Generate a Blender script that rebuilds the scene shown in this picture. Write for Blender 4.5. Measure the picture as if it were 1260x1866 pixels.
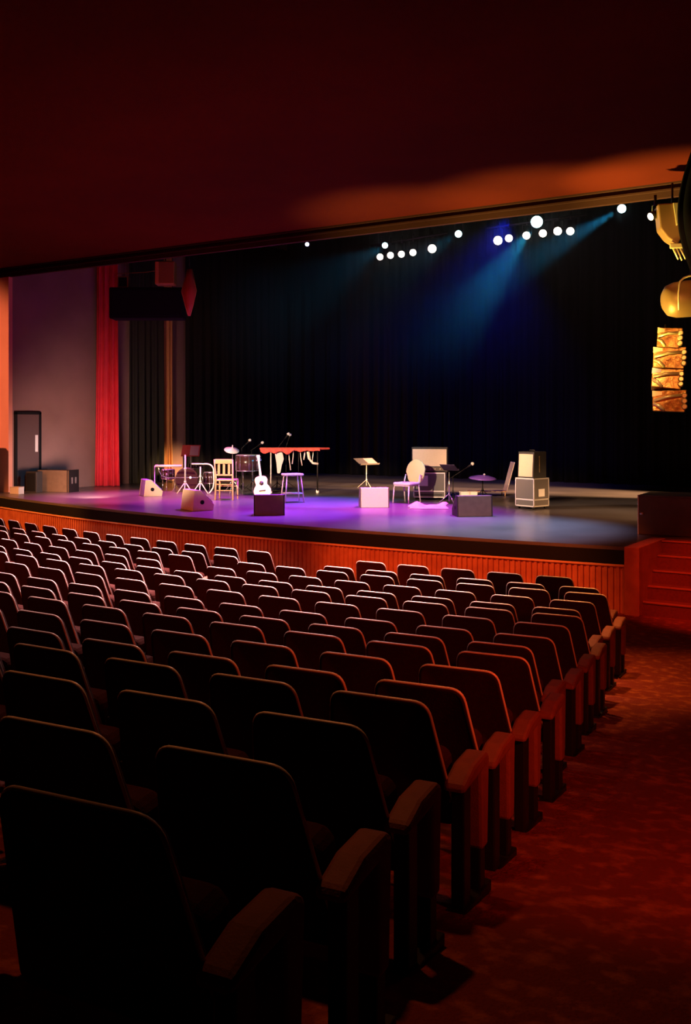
import bpy, bmesh, math, random
from mathutils import Vector, Matrix
random.seed(7)
C = bpy.context.scene.collection
PI = math.pi
R = math.radians
for o in list(bpy.data.objects):
    bpy.data.objects.remove(o)

# ------------------------------------------------------------------ camera
SC = bpy.context.scene
YAW, FPX, HZ, CAMZ = R(33.0), 1800.0, 765.0, 2.84
cam = bpy.data.cameras.new('camera')
cam.sensor_fit = 'VERTICAL'
cam.sensor_height = 36.0
cam.lens = FPX / 1866.0 * 36.0
cam.shift_y = -(933.0 - HZ) / 1866.0
cam.clip_start = 0.05
camo = bpy.data.objects.new('camera', cam)
C.objects.link(camo)
camo.location = (0, 0, CAMZ)
camo.rotation_euler = (R(90), 0, YAW)
SC.camera = camo

# ------------------------------------------------------------------ world, exposure
w = bpy.data.worlds.new('dark_hall')
SC.world = w
w.use_nodes = True
w.node_tree.nodes['Background'].inputs[0].default_value = (0.25, 0.02, 0.008, 1)
w.node_tree.nodes['Background'].inputs[1].default_value = 0.0
SC.view_settings.view_transform = 'Standard'
SC.view_settings.look = 'None'
SC.view_settings.exposure = 0.0
SC.view_settings.gamma = 1.0
SC.cycles.volume_bounces = 0
SC.cycles.max_bounces = 6
SC.cycles.caustics_reflective = False
SC.cycles.caustics_refractive = False
SC.cycles.sample_clamp_indirect = 3.0


def spot(name, loc, target, col, watts, size=40, blend=0.6, radius=0.08):
    l = bpy.data.lights.new(name, 'SPOT')
    l.energy = watts
    l.color = col
    l.spot_size = R(size)
    l.spot_blend = blend
    l.shadow_soft_size = radius
    o = bpy.data.objects.new(name, l)
    C.objects.link(o)
    o.location = loc
    d = Vector(target) - Vector(loc)
    o.rotation_euler = d.to_track_quat('-Z', 'Y').to_euler()
    return o


WARM = (1.0, 0.68, 0.42)
SPILL = (1.0, 0.62, 0.60)
AMBER = (1.0, 0.38, 0.10)
AMBERW = (1.0, 0.52, 0.22)
REDO = (1.0, 0.16, 0.03)
RED = (1.0, 0.07, 0.015)
PURP = (0.55, 0.03, 1.0)
MAG = (0.95, 0.07, 0.62)
BLUE = (0.10, 0.08, 1.0)
TEAL = (0.02, 0.42, 0.75)
COOL = (0.45, 0.62, 1.0)

# front of house keys from the ceiling slots on to the band's place on stage
spot('house_key_light', (-20.0, 7.0, 6.3), (-8.3, 19.3, 1.7), WARM, 15000, 12, 0.8, 0.1)
spot('house_key_light', (-9.5, 4.0, 6.3), (-11.1, 18.9, 1.5), WARM, 12500, 14, 0.8, 0.1)
spot('house_key_light', (-11.0, 4.0, 6.3), (-14.9, 18.6, 1.6), WARM, 22000, 14, 0.8, 0.1)
spot('house_key_light', (-13.5, 4.5, 6.3), (-16.5, 18.3, 1.5), WARM, 15000, 10, 0.8, 0.1)
# stage washes from just behind the beam; amber spots added from house and wings
spot('purple_wash_light', (-10.0, 18.4, 6.4), (-10.2, 17.0, 1), PURP, 6000, 64, 0.8, 0.15)
spot('purple_wash_light', (-13.4, 18.4, 6.4), (-13.3, 16.9, 1), PURP, 5600, 64, 0.8, 0.15)
spot('magenta_wash_light', (-16.9, 18.4, 6.4), (-16.9, 17.2, 1), MAG, 4600, 62, 0.8, 0.15)
spot('violet_wash_light', (-12.6, 18.8, 6.4), (-12.6, 18.4, 1), BLUE, 6000, 36, 0.7, 0.15)
spot('violet_wash_light', (-12.0, 18.2, 6.4), (-11.4, 15.7, 1), BLUE, 5200, 28, 0.7, 0.15)
spot('magenta_wash_light', (-10.2, 18.8, 6.4), (-10.2, 18.0, 1), MAG, 3600, 36, 0.8, 0.15)
spot('cool_wash_light', (-7.2, 17.1, 6.4), (-7.4, 15.8, 1), COOL, 3700, 56, 0.9, 0.15)
spot('amber_wash_light', (-6.5, 9.0, 6.4), (-9.6, 22.6, 1), AMBERW, 7000, 15, 0.8, 0.1)
spot('amber_wash_light', (-11.0, 9.0, 6.4), (-13.6, 22.8, 1), AMBERW, 9000, 15, 0.8, 0.1)
spot('amber_wash_light', (-3.6, 9.0, 6.4), (-6.2, 20.0, 1), AMBERW, 4200, 17, 0.8, 0.1)
spot('amber_wing_light', (-0.8, 24.4, 3.0), (-8.5, 24.5, 1), AMBERW, 34000, 24, 0.8, 0.15)  # unseen side spots added to warm the rear boards and dark cabinet
spot('amber_wing_light', (-0.8, 24.9, 3.0), (-14.5, 23.3, 1), AMBERW, 60000, 12, 0.8, 0.15)
spot('amber_wing_light', (-0.6, 19.3, 3.0), (-5.0, 19.4, 1), AMBERW, 3000, 34, 0.9, 0.15)
# light falling over the stalls
spot('stage_spill_light', (-11.5, 17.6, 6.3), (-8.8, 9.0, 0.6), SPILL, 3000, 46, 1.0, 0.2)
spot('stall_downlight', (-7.6, 9.8, 6.66), (-7.6, 8.8, 0.5), SPILL, 9000, 76, 1.0, 0.12)  # unseen overhead spots added to brighten the seat rims
spot('stall_downlight', (-11.2, 10.6, 6.66), (-11.2, 9.9, 0.5), SPILL, 9000, 76, 1.0, 0.12)
spot('stall_downlight', (-15.4, 11.8, 6.66), (-15.4, 11.2, 0.5), SPILL, 1900, 76, 1.0, 0.12)
spot('stall_downlight', (-6.4, 6.6, 6.66), (-6.4, 6.2, 0.8), (1.0, 0.5, 0.42), 1200, 76, 1.0, 0.12)
spot('stall_downlight', (-4.9, 10.2, 6.66), (-5.0, 9.6, 0.3), AMBER, 2000, 52, 1.0, 0.12)
spot('stall_downlight', (-3.4, 4.2, 6.66), (-2.8, 3.2, 1.3), (1.0, 0.30, 0.08), 190, 54, 1.0, 0.12)
# house lamps, and unseen spots added for stairs, aisle side, ceiling and walls
spot('fascia_light', (-7.0, 6.5, 6.5), (-7.2, 14.1, 0.45), REDO, 4200, 34, 0.6, 0.1)
spot('fascia_light', (-13.5, 6.5, 6.5), (-13.6, 14.3, 0.45), REDO, 1300, 42, 0.7, 0.1)
spot('fascia_light', (-19.0, 8.5, 6.5), (-18.6, 15.2, 0.55), (1.0, 0.30, 0.06), 5200, 36, 0.6, 0.1)
spot('stair_light', (-2.6, 10.5, 6.4), (-3.2, 14.8, 0.5), RED, 1900, 24, 0.8, 0.1)  # unseen spot added to redden the stairs
spot('aisle_light', (-3.2, 12.0, 6.6), (-2.7, 10.9, 0), (1.0, 0.30, 0.04), 800, 32, 0.9, 0.15)
spot('aisle_light', (-1.6, 7.0, 6.6), (-1.9, 6.0, 0.5), RED, 26, 70, 1.0, 0.2)
spot('aisle_side_light', (0.6, 3.2, 3.0), (-4.2, 9.2, 0.6), RED, 360, 92, 1.0, 0.15)  # unseen red spot added for the end panels and seat backs
spot('ceiling_footlight', (-6.3, 13.75, 1.05), (-4.1, 16.3, 6.75), (1.0, 0.82, 0.16), 6000, 38, 1.0, 0.15)  # no footlights here: added spots that make the glow on the ceiling
spot('ceiling_footlight', (-6.6, 13.6, 1.05), (-6.4, 16.3, 6.75), (1.0, 0.82, 0.16), 3000, 46, 1.0, 0.15)
spot('ceiling_footlight', (-8.8, 13.5, 1.05), (-9.0, 16.4, 6.75), (1.0, 0.78, 0.16), 2200, 50, 1.0, 0.15)
spot('ceiling_uplight', (-14.0, 15.6, 1.2), (-13.0, 15.0, 6.7), (1.0, 0.12, 0.03), 230, 130, 1.0, 0.3)  # hidden red spot added to tint the ceiling
spot('wall_washer', (-23.0, 8.0, 3.6), (-22.6, 16.5, 3.7), (1.0, 0.32, 0.15), 3000, 40, 0.5, 0.1)  # unseen spot added to brighten the salmon wall
spot('curtain_light', (-17.6, 16.3, 1.25), (-20.9, 18.7, 1.2), (1.0, 0.56, 0.44), 700, 110, 1.0, 0.35)  # unseen low spot added so wall and curtain brighten downwards
spot('side_boom_light', (-3.2, 11.8, 5.0), (-3.9, 15.5, 4.4), (1.0, 0.46, 0.13), 230, 56, 0.6, 0.06)  # unseen spot, no boom, added to light the gold cabinets and lanterns


# ------------------------------------------------------------------ materials
def mat(name, col, rough=0.6, metal=0.0, noise=None, bump=None, emit=None, spec=0.5):
    """noise = (scale, second colour, low, high); bump = (scale, strength)"""
    m = bpy.data.materials.new(name)
    m.use_nodes = True
    nt = m.node_tree
    b = nt.nodes['Principled BSDF']
    b.inputs['Base Color'].default_value = (*col, 1)
    b.inputs['Roughness'].default_value = rough
    b.inputs['Metallic'].default_value = metal
    b.inputs['Specular IOR Level'].default_value = spec
    tc = None
    if noise or bump:
        tc = nt.nodes.new('ShaderNodeTexCoord')
    if noise:
        n = nt.nodes.new('ShaderNodeTexNoise')
        n.inputs['Scale'].default_value = noise[0]
        n.inputs['Detail'].default_value = 6
        nt.links.new(tc.outputs['Object'], n.inputs['Vector'])
        r = nt.nodes.new('ShaderNodeValToRGB')
        r.color_ramp.elements[0].position = noise[2]
        r.color_ramp.elements[0].color = (*col, 1)
        r.color_ramp.elements[1].position = noise[3]
        r.color_ramp.elements[1].color = (*noise[1], 1)
        nt.links.new(n.outputs['Fac'], r.inputs['Fac'])
        nt.links.new(r.outputs['Color'], b.inputs['Base Color'])
    if bump:
        n2 = nt.nodes.new('ShaderNodeTexNoise')
        n2.inputs['Scale'].default_value = bump[0]
        n2.inputs['Detail'].default_value = 4
        nt.links.new(tc.outputs['Object'], n2.inputs['Vector'])
        bp = nt.nodes.new('ShaderNodeBump')
        bp.inputs['Strength'].default_value = bump[1]
        bp.inputs['Distance'].default_value = 0.02
        nt.links.new(n2.outputs['Fac'], bp.inputs['Height'])
        nt.links.new(bp.outputs['Normal'], b.inputs['Normal'])
    if emit:
        b.inputs['Emission Color'].default_value = (*emit[0], 1)
        b.inputs['Emission Strength'].default_value = emit[1]
    return m


M = {}
M['ceiling'] = mat('ceiling_paint', (0.085, 0.0095, 0.0034), 0.9, noise=(0.6, (0.074, 0.0082, 0.003), 0.4, 0.65), spec=0.05)
M['beam'] = mat('beam_paint', (0.045, 0.014, 0.010), 0.6, spec=0.2)
M['carpet'] = mat('carpet', (0.20, 0.025, 0.012), 0.85, noise=(9.0, (0.42, 0.10, 0.03), 0.50, 0.72), bump=(60, 0.9), spec=0.2)
M['fabric'] = mat('seat_fabric', (0.030, 0.0036, 0.003), 0.85, noise=(40, (0.042, 0.005, 0.004), 0.3, 0.7), bump=(160, 0.2), spec=0.15)
M['seatfab'] = mat('cushion_fabric', (0.042, 0.005, 0.004), 0.85, noise=(40, (0.055, 0.007, 0.005), 0.3, 0.7), bump=(160, 0.2), spec=0.15)
M['piping'] = mat('pale_piping', (0.95, 0.80, 0.76), 0.38, 0.1)  # pale strip standing in for stage light on the seat edges
M['armpad'] = mat('arm_upholstery', (0.26, 0.07, 0.045), 0.7, noise=(20, (0.21, 0.055, 0.035), 0.3, 0.7), bump=(120, 0.15))
M['iron'] = mat('black_iron', (0.012, 0.010, 0.010), 0.5, 0.3)
M['fascia'] = mat('fascia_wood', (0.55, 0.17, 0.08), 0.55, noise=(5, (0.42, 0.11, 0.05), 0.35, 0.7))
M['fascia_trim'] = mat('fascia_trim_wood', (0.75, 0.34, 0.18), 0.45)
M['black'] = mat('black_paint', (0.006, 0.006, 0.007), 0.7, spec=0.2)
M['velour'] = mat('black_velour', (0.012, 0.012, 0.014), 0.95, spec=0.05)
M['olive'] = mat('dark_olive_velour', (0.030, 0.032, 0.026), 0.95, spec=0.05)
M['redvel'] = mat('red_velour', (0.78, 0.03, 0.05), 0.75, noise=(3, (0.66, 0.02, 0.04), 0.3, 0.7))
M['gold'] = mat('ochre_drape', (0.55, 0.26, 0.08), 0.7)
M['greywall'] = mat('grey_plaster', (0.30, 0.18, 0.155), 0.85, noise=(0.9, (0.24, 0.14, 0.12), 0.35, 0.65))
M['doorpaint'] = mat('door_paint', (0.11, 0.065, 0.06), 0.6)
M['salmon'] = mat('salmon_plaster', (0.82, 0.36, 0.24), 0.7, noise=(1.2, (0.76, 0.32, 0.21), 0.35, 0.65))
M['stage'] = mat('stage_boards', (0.135, 0.118, 0.125), 0.28, noise=(1.3, (0.10, 0.088, 0.094), 0.35, 0.7), bump=(3, 0.05))
M['stair'] = mat('stair_carpet', (0.16, 0.02, 0.012), 0.85, noise=(30, (0.22, 0.03, 0.016), 0.3, 0.7))
M['nosing'] = mat('stair_nosing', (0.42, 0.10, 0.06), 0.5)
M['tolex'] = mat('black_tolex', (0.02, 0.018, 0.017), 0.6, bump=(220, 0.2))
M['brown'] = mat('brown_cabinet', (0.15, 0.10, 0.065), 0.6, noise=(8, (0.115, 0.075, 0.05), 0.3, 0.7))
M['cream'] = mat('cream_cloth', (0.78, 0.62, 0.46), 0.75, noise=(60, (0.70, 0.55, 0.40), 0.3, 0.7))
M['sheet'] = mat('worn_sheet', (0.46, 0.38, 0.29), 0.8, noise=(14, (0.38, 0.31, 0.24), 0.3, 0.7))  # tone of a pale reflection on the boards
M['alu'] = mat('aluminium', (0.82, 0.78, 0.74), 0.35, 0.6)
M['casepanel'] = mat('case_panel', (0.12, 0.105, 0.10), 0.5)
M['casedark'] = mat('dark_case_panel', (0.016, 0.014, 0.014), 0.5)
M['white'] = mat('white_card', (0.85, 0.82, 0.80), 0.6)
M['chrome'] = mat('chrome', (0.85, 0.82, 0.80), 0.18, 0.9)
M['wood'] = mat('pale_wood', (0.72, 0.42, 0.20), 0.5, noise=(6, (0.60, 0.33, 0.15), 0.35, 0.7))
M['spruce'] = mat('guitar_top', (0.90, 0.72, 0.42), 0.35)
M['neck'] = mat('guitar_neck', (0.62, 0.38, 0.20), 0.45)
M['darkwood'] = mat('dark_wood', (0.05, 0.02, 0.012), 0.45)
M['yellow'] = mat('pale_yellow_vinyl', (0.88, 0.72, 0.38), 0.5)
M['pinkmetal'] = mat('pale_enamel', (0.80, 0.66, 0.58), 0.4)
M['redcloth'] = mat('red_cloth', (0.72, 0.09, 0.06), 0.8, noise=(9, (0.58, 0.07, 0.05), 0.3, 0.7))
M['drumshell'] = mat('dark_drum_shell', (0.05, 0.018, 0.016), 0.22)
M['drumhead'] = mat('drum_head', (0.55, 0.48, 0.44), 0.5)
M['brass'] = mat('cymbal_brass', (0.80, 0.58, 0.26), 0.25, 0.9)
M['violet'] = mat('violet_plastic', (0.22, 0.10, 0.62), 0.3)  # purple wash light on upward faces, put into the colour
M['paper'] = mat('pink_paper', (0.70, 0.38, 0.36), 0.8)
M['goldcab'] = mat('gold_cabinet', (0.70, 0.36, 0.10), 0.34, 0.55, noise=(7, (0.34, 0.13, 0.03), 0.42, 0.62), bump=(9, 1.0))
M['goldedge'] = mat('pale_gold_edge', (0.88, 0.66, 0.34), 0.35, 0.4)
M['lampbrown'] = mat('lamp_brown', (0.34, 0.17, 0.06), 0.45, 0.4)
M['lampred'] = mat('lamp_red', (0.42, 0.06, 0.03), 0.5)
M['lens_warm'] = mat('warm_lens', (1, 0.9, 0.8), 0.3, emit=((1.0, 0.80, 0.66), 9))
M['lens_teal'] = mat('cyan_lens', (0.6, 0.9, 1), 0.3, emit=((0.55, 0.95, 1.0), 9))
M['lens_blue'] = mat('blue_lens', (0.6, 0.7, 1), 0.3, emit=((0.55, 0.60, 1.0), 7))


# ------------------------------------------------------------------ mesh helpers
class MB:
    def __init__(s):
        s.b = bmesh.new()

    def box(s, x0, x1, y0, y1, z0, z1, bev=0.0, mx=None, seg=2):
        t = bmesh.new()
        bmesh.ops.create_cube(t, size=1.0)
        for v in t.verts:
            v.co = Vector(((x0 + x1) / 2 + v.co.x * (x1 - x0), (y0 + y1) / 2 + v.co.y * (y1 - y0), (z0 + z1) / 2 + v.co.z * (z1 - z0)))
        if bev:
            bmesh.ops.bevel(t, geom=t.edges[:], offset=bev, segments=seg, affect='EDGES', profile=0.5)
        return s._merge(t, mx)

    def prism(s, pts, d0, d1, axis='y', bev=0.0, mx=None, seg=2):
        """pts: 2D outline; extruded from d0 to d1 along axis (y: pts are x,z; x: pts are y,z; z: pts are x,y)"""
        t = bmesh.new()

        def P(a, b, d):
            return {'y': (a, d, b), 'x': (d, a, b), 'z': (a, b, d)}[axis]
        v0 = [t.verts.new(P(a, b, d0)) for a, b in pts]
        v1 = [t.verts.new(P(a, b, d1)) for a, b in pts]
        n = len(pts)
        t.faces.new(v0)
        t.faces.new(v1[::-1])
        for i in range(n):
            t.faces.new((v0[i], v1[i], v1[(i + 1) % n], v0[(i + 1) % n]))
        bmesh.ops.recalc_face_normals(t, faces=t.faces[:])
        if bev:
            e = [x for x in t.edges if len(x.link_faces) == 2 and x.calc_face_angle(0) > 0.5]
            bmesh.ops.bevel(t, geom=e, offset=bev, segments=seg, affect='EDGES', profile=0.5)
        return s._merge(t, mx)

    def tube(s, pts, r, n=8, closed=False, mx=None):
        t = bmesh.new()
        P = [Vector(p) for p in pts]
        rr = r if isinstance(r, (list, tuple)) else [r] * len(P)
        rings = []
        up = Vector((0.13, 0.31, 0.94)).normalized()
        N = len(P)
        for i, p in enumerate(P):
            a = P[(i - 1) % N] if (closed or i > 0) else p
            b = P[(i + 1) % N] if (closed or i < N - 1) else p
            d = (b - a).normalized()
            u = d.cross(up)
            if u.length < 0.05:
                u = d.cross(Vector((1, 0, 0)))
            u.normalize()
            v = d.cross(u).normalized()
            rings.append([t.verts.new(p + (u * math.cos(2 * PI * k / n) + v * math.sin(2 * PI * k / n)) * rr[i]) for k in range(n)])
        for i in range(N if closed else N - 1):
            A, B = rings[i], rings[(i + 1) % N]
            for k in range(n):
                t.faces.new((A[k], A[(k + 1) % n], B[(k + 1) % n], B[k]))
        if not closed:
            t.faces.new(rings[0][::-1])
            t.faces.new(rings[-1])
        bmesh.ops.recalc_face_normals(t, faces=t.faces[:])
        for f in t.faces:
            f.smooth = True
        return s._merge(t, mx)

    def lathe(s, prof, n=24, mx=None):
        """prof: list of (radius, z); closed to the axis at both ends"""
        t = bmesh.new()
        rings = []
        for r, z in prof:
            rings.append([t.verts.new((r * math.cos(2 * PI * k / n), r * math.sin(2 * PI * k / n), z)) for k in range(n)])
        for A, B in zip(rings, rings[1:]):
            for k in range(n):
                f = t.faces.new((A[k], A[(k + 1) % n], B[(k + 1) % n], B[k]))
                f.smooth = True
        t.faces.new(rings[0][::-1])
        t.faces.new(rings[-1])
        bmesh.ops.recalc_face_normals(t, faces=t.faces[:])
        return s._merge(t, mx)

    def grid(s, fn, nu, nv, mx=None, smooth=True):
        t = bmesh.new()
        V = [[t.verts.new(fn(i / nu, j / nv)) for j in range(nv + 1)] for i in range(nu + 1)]
        for i in range(nu):
            for j in range(nv):
                f = t.faces.new((V[i][j], V[i + 1][j], V[i + 1][j + 1], V[i][j + 1]))
                f.smooth = smooth
        return s._merge(t, mx)

    def _merge(s, t, mx=None):
        if mx is not None:
            bmesh.ops.transform(t, matrix=mx, verts=t.verts[:])
        me = bpy.data.meshes.new('tmp')
        t.to_mesh(me)
        t.free()
        s.b.from_mesh(me)
        bpy.data.meshes.remove(me)
        return s

    def build(s, name, m, parent=None, loc=None, rot=None, smooth=False):
        me = bpy.data.meshes.new(name)
        if smooth:
            for f in s.b.faces:
                f.smooth = True
        s.b.to_mesh(me)
        s.b.free()
        me.materials.append(m if not isinstance(m, str) else M[m])
        o = bpy.data.objects.new(name, me)
        C.objects.link(o)
        if parent:
            o.parent = parent
        if loc:
            o.location = loc
        if rot:
            o.rotation_euler = rot
        return o


def tag(o, label, cat, group=None, kind=None):
    o['label'] = label
    o['category'] = cat
    if group:
        o['group'] = group
    if kind:
        o['kind'] = kind
    return o


def thing(name, loc, label, cat, rz=0.0, group=None):
    o = bpy.data.objects.new(name, None)
    C.objects.link(o)
    o.location = loc
    o.rotation_euler = (0, 0, rz)
    o.empty_display_size = 0.1
    return tag(o, label, cat, group)


def struct(o):
    o['kind'] = 'structure'
    return o


def T(x=0, y=0, z=0, rx=0, ry=0, rz=0):
    return Matrix.Translation((x, y, z)) @ Matrix.Rotation(rz, 4, 'Z') @ Matrix.Rotation(ry, 4, 'Y') @ Matrix.Rotation(rx, 4, 'X')


def copy_tree(o, parent=None):
    c = o.copy()
    C.objects.link(c)
    if parent:
        c.parent = parent
    for ch in list(o.children):
        copy_tree(ch, c)
    return c


def rounded(pts, rads, n=5):
    """2D polygon with rounded corners"""
    out = []
    N = len(pts)
    for i in range(N):
        p = Vector(pts[i])
        a = (Vector(pts[i - 1]) - p)
        b = (Vector(pts[(i + 1) % N]) - p)
        r = rads[i]
        if r <= 0:
            out.append(tuple(p))
            continue
        a.normalize()
        b.normalize()
        for k in range(n + 1):
            t = k / n
            q0 = p + a * r
            q1 = p + b * r
            out.append(tuple(q0 * (1 - t) ** 2 + p * 2 * t * (1 - t) + q1 * t * t))
    return out


# ------------------------------------------------------------------ the hall: bowl floor, ceiling, walls
P_ROW = 0.70                       # row pitch in metres
AX, AY0, AH0, SL, SL2, SEAT_S = -1.4179, 2.9395, 1.6395, 0.1718, -0.0043, 0.8958
DX, DY, CURV, SHEAR = 0.1527, -0.4037, 0.0121, 0.0835
ROWY = [.02, -.03, .06, .107, -.111, -.032, .057, -.085, -.149, .081, .20, -.055, .03, .20, -.08, -.20]
ROWU = [-.032, -.035, .027, -.008, -.01, -.025, -.071, .054, -.007, -.005, -.027, .109, .035, -.023, .181, -.163]
DELTA = YAW - 0.3589                # the aisle runs 12 degrees off the stage axis


def hall(x, y):                     # aisle frame -> hall frame
    c, s_ = math.cos(DELTA), math.sin(DELTA)
    return (x * c - y * s_, x * s_ + y * c)


def floor_z(k):
    k = min(k, 15.0)
    h = AH0 + SL * k + SL2 * k * k
    return max(0.0, CAMZ - 0.60 - P_ROW * h)


def floor_pt(xa, ya):
    u = max(0.0, AX - xa / P_ROW)
    k = ya / P_ROW - AY0 - SHEAR * u - CURV * u * u
    X, Y = hall(xa, ya)
    return (X, Y, floor_z(k))


m = MB()
m.grid(lambda a, b: floor_pt(-22 + a * 29, -4 + b * 26), 116, 104)
fl = struct(m.build('floor', 'carpet'))

m = MB()
m.box(-34, 8, -9, 16.5, 6.73, 6.95)
struct(m.build('ceiling', 'ceiling'))
m = MB()
m.box(-34, 2, 16.5, 16.6, 6.50, 6.95)
m.box(-34, 2, 16.46, 16.5, 6.60, 6.63)
m.box(-34, 2, 16.44, 16.5, 6.70, 6.73)
struct(m.build('trim_1', 'beam'))
# wall of the proscenium to the side of the opening
m = MB()
m.box(-32, -21.0, 16.5, 16.62, 0, 6.5)
struct(m.build('wall_proscenium', 'salmon'))
m = MB()
m.box(-21.3, -21.0, 16.62, 28.6, 0.9, 9.6)
struct(m.build('wall_left', 'greywall'))
m = MB()
m.box(-21.3, 2, 28.5, 28.8, 0, 9.6)
struct(m.build('wall_back', 'black'))
m = MB()
m.box(1.0, 1.3, -9, 28.8, 0, 9.6)
struct(m.build('wall_right', 'black'))
m = MB()
m.box(-34, 2, 16.95, 28.8, 9.6, 9.8)
m.box(-34, 2, 16.6, 16.95, 6.9, 9.8)
struct(m.build('ceiling_stage', 'black'))
m = MB()
m.box(-34, -33.7, -9, 16.5, 0, 6.73)
struct(m.build('wall_far_left', 'greywall'))
m = MB()
m.box(-34, 1.0, -9.3, -9, 0, 6.73)
struct(m.build('wall_rear', 'black'))

# ------------------------------------------------------------------ stage
STZ = 0.984


def edge_y(x):
    return 14.05 + 0.0125 * (x + 9) ** 2


XR, XL = -4.42, -22.4
xs = [XL + (XR - XL) * i / 60 for i in range(61)]
m = MB()
pts = [(x, edge_y(x)) for x in xs] + [(XR, 15.65), (0.9, 15.65), (0.9, 28.5), (XL, 28.5)]
m.prism(pts, STZ - 0.05, STZ, 'z')
struct(m.build('stage_floor', 'stage'))
m = MB()                            # black lip under the boards
pts = [(x, edge_y(x) + 0.005) for x in xs] + [(x, edge_y(x) + 0.30) for x in xs[::-1]]
m.prism(pts, STZ - 0.26, STZ - 0.051, 'z')
struct(m.build('trim_2', 'black'))
m = MB()
pts = [(x, edge_y(x) + 0.005) for x in xs] + [(x, edge_y(x) + 0.30) for x in xs[::-1]]
m.prism(pts, STZ - 0.295, STZ - 0.261, 'z', bev=0.006)
struct(m.build('trim_3', 'fascia_trim'))


def fascia_pt(a, b):
    x = XL + (XR - XL) * a
    ph = (x / 0.088) % 1.0
    d = 0.0 if 0.12 < ph < 0.66 else 0.022
    return (x, edge_y(x) + 0.03 + d, -0.02 + b * (STZ - 0.275))


m = MB()
m.grid(fascia_pt, 1632, 1, smooth=False)
struct(m.build('stage_fascia', 'fascia'))
m = MB()                            # cheek wall of the stairs
m.box(-4.42, -4.20, 14.24, 15.64, 0, STZ + 0.012, bev=0.01)
struct(m.build('trim_4', 'fascia'))
m = MB()
for i in range(5):
    y0 = 14.40 + i * 0.25
    m.box(-4.20, 0.9, y0, 15.65, i * STZ / 5, (i + 1) * STZ / 5 - (0.001 if i == 4 else 0))
st = struct(m.build('stage_stairs', 'stair'))
for i in range(5):
    n = MB()
    y0 = 14.40 + i * 0.25
    n.box(-4.19, 0.9, y0 - 0.012, y0 + 0.035, (i + 1) * STZ / 5 - 0.02, (i + 1) * STZ / 5 + 0.004, bev=0.004)
    n.build('nosing', 'nosing', st)

# ------------------------------------------------------------------ drapes


def drape(name, p0, p1, z0, z1, amp, wl, m_, label, flare=0.0, seed=0, thick=0.02, cat='curtain', group=None):
    rnd = random.Random(seed)
    P0, P1 = Vector((*p0, 0)), Vector((*p1, 0))
    L = (P1 - P0).length
    d = (P1 - P0).normalized()
    n = Vector((-d.y, d.x, 0))
    ph = [rnd.uniform(0, 6.28) for _ in range(3)]
    mid = (P0 + P1) / 2

    def f(a, b, off=0.0):
        s_ = a * L
        z = z0 + (z1 - z0) * b
        k = 1 + flare * (1 - b) ** 2
        o_ = amp * (math.sin(2 * PI * s_ / wl + ph[0]) + 0.45 * math.sin(2 * PI * s_ / (wl * 0.43) + ph[1] + (1 - b) * 0.9) + 0.3 * math.sin(2 * PI * s_ / (wl * 2.7) + ph[2]))
        o_ *= 0.75 + 0.5 * (1 - b)
        q = mid + (P0 + d * s_ - mid) * k + n * (o_ + off)
        return (q.x, q.y, z)
    nu = max(24, int(L / wl * 14))
    m = MB()
    m.grid(lambda a, b: f(a, b), nu, 10)
    o = m.build(name, m_)
    md = o.modifiers.new('thickness', 'SOLIDIFY')
    md.thickness = thick
    md.offset = 0
    return tag(o, label, cat, group)


drape('stage_curtain', (-20.85, 19.35), (-20.36, 19.67), STZ + 0.01, 8.8, 0.05, 0.17, 'redvel',
      'tall red velour curtain gathered beside the grey side wall', flare=0.22, seed=3)
drape('stage_curtain', (-20.86, 20.55), (-20.82, 21.95), STZ + 0.01, 8.8, 0.06, 0.26, 'olive',
      'dark curtain with faint olive folds just beyond the red curtain', seed=5)
drape('stage_curtain', (-20.88, 22.02), (-20.80, 22.36), STZ + 0.01, 8.8, 0.03, 0.12, 'gold',
      'narrow ochre curtain strip between the dark curtain and bare wall', seed=8)
drape('stage_curtain', (-20.86, 23.05), (-20.7, 28.1), STZ + 0.01, 8.8, 0.07, 0.42, 'velour',
      'black curtain hung along the side wall behind the drums', seed=9)
drape('stage_curtain', (-20.6, 28.2), (0.6, 28.2), STZ + 0.01, 9.2, 0.09, 0.5, 'velour',
      'wide black backdrop curtain across the rear of the stage', seed=11)
drape('stage_curtain', (-4.6, 26.4), (0.6, 25.4), STZ + 0.01, 9.2, 0.08, 0.4, 'velour',
      'black wing curtain behind the large dark cabinet by the stairs', seed=12)
m = MB()
m.grid(lambda a, b: (-20.9 + a * 21.6, 17.3 + 0.05 * math.sin(a * 300), 6.76 + b * 2.8), 300, 2)
bo = m.build('border_curtain', 'velour')
bo.modifiers.new('thickness', 'SOLIDIFY').thickness = 0.02
tag(bo, 'black border curtain hung just behind the proscenium beam', 'curtain')

# door in the side wall with its pale sign
m = MB()
for (a, b, c, d) in ((16.66, 16.73, STZ, 3.04), (17.43, 17.50, STZ, 3.04), (16.66, 17.50, 2.98, 3.05)):
    m.box(-21.0, -20.94, a, b, c, d, bev=0.004)
dr = struct(m.build('door_1', 'black'))
m = MB()
m.box(-20.999, -20.955, 16.73, 17.43, STZ, 2.98, bev=0.003)
m.build('door_leaf', 'doorpaint', dr)
m = MB()
m.box(-20.955, -20.945, 17.30, 17.39, 2.00, 2.44, bev=0.003)
m.build('push_plate', 'white', dr)['label'] = 'pale push plate'

# ------------------------------------------------------------------ theatre seats


def lerp(a, b, t):
    return a + (b - a) * t


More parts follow.
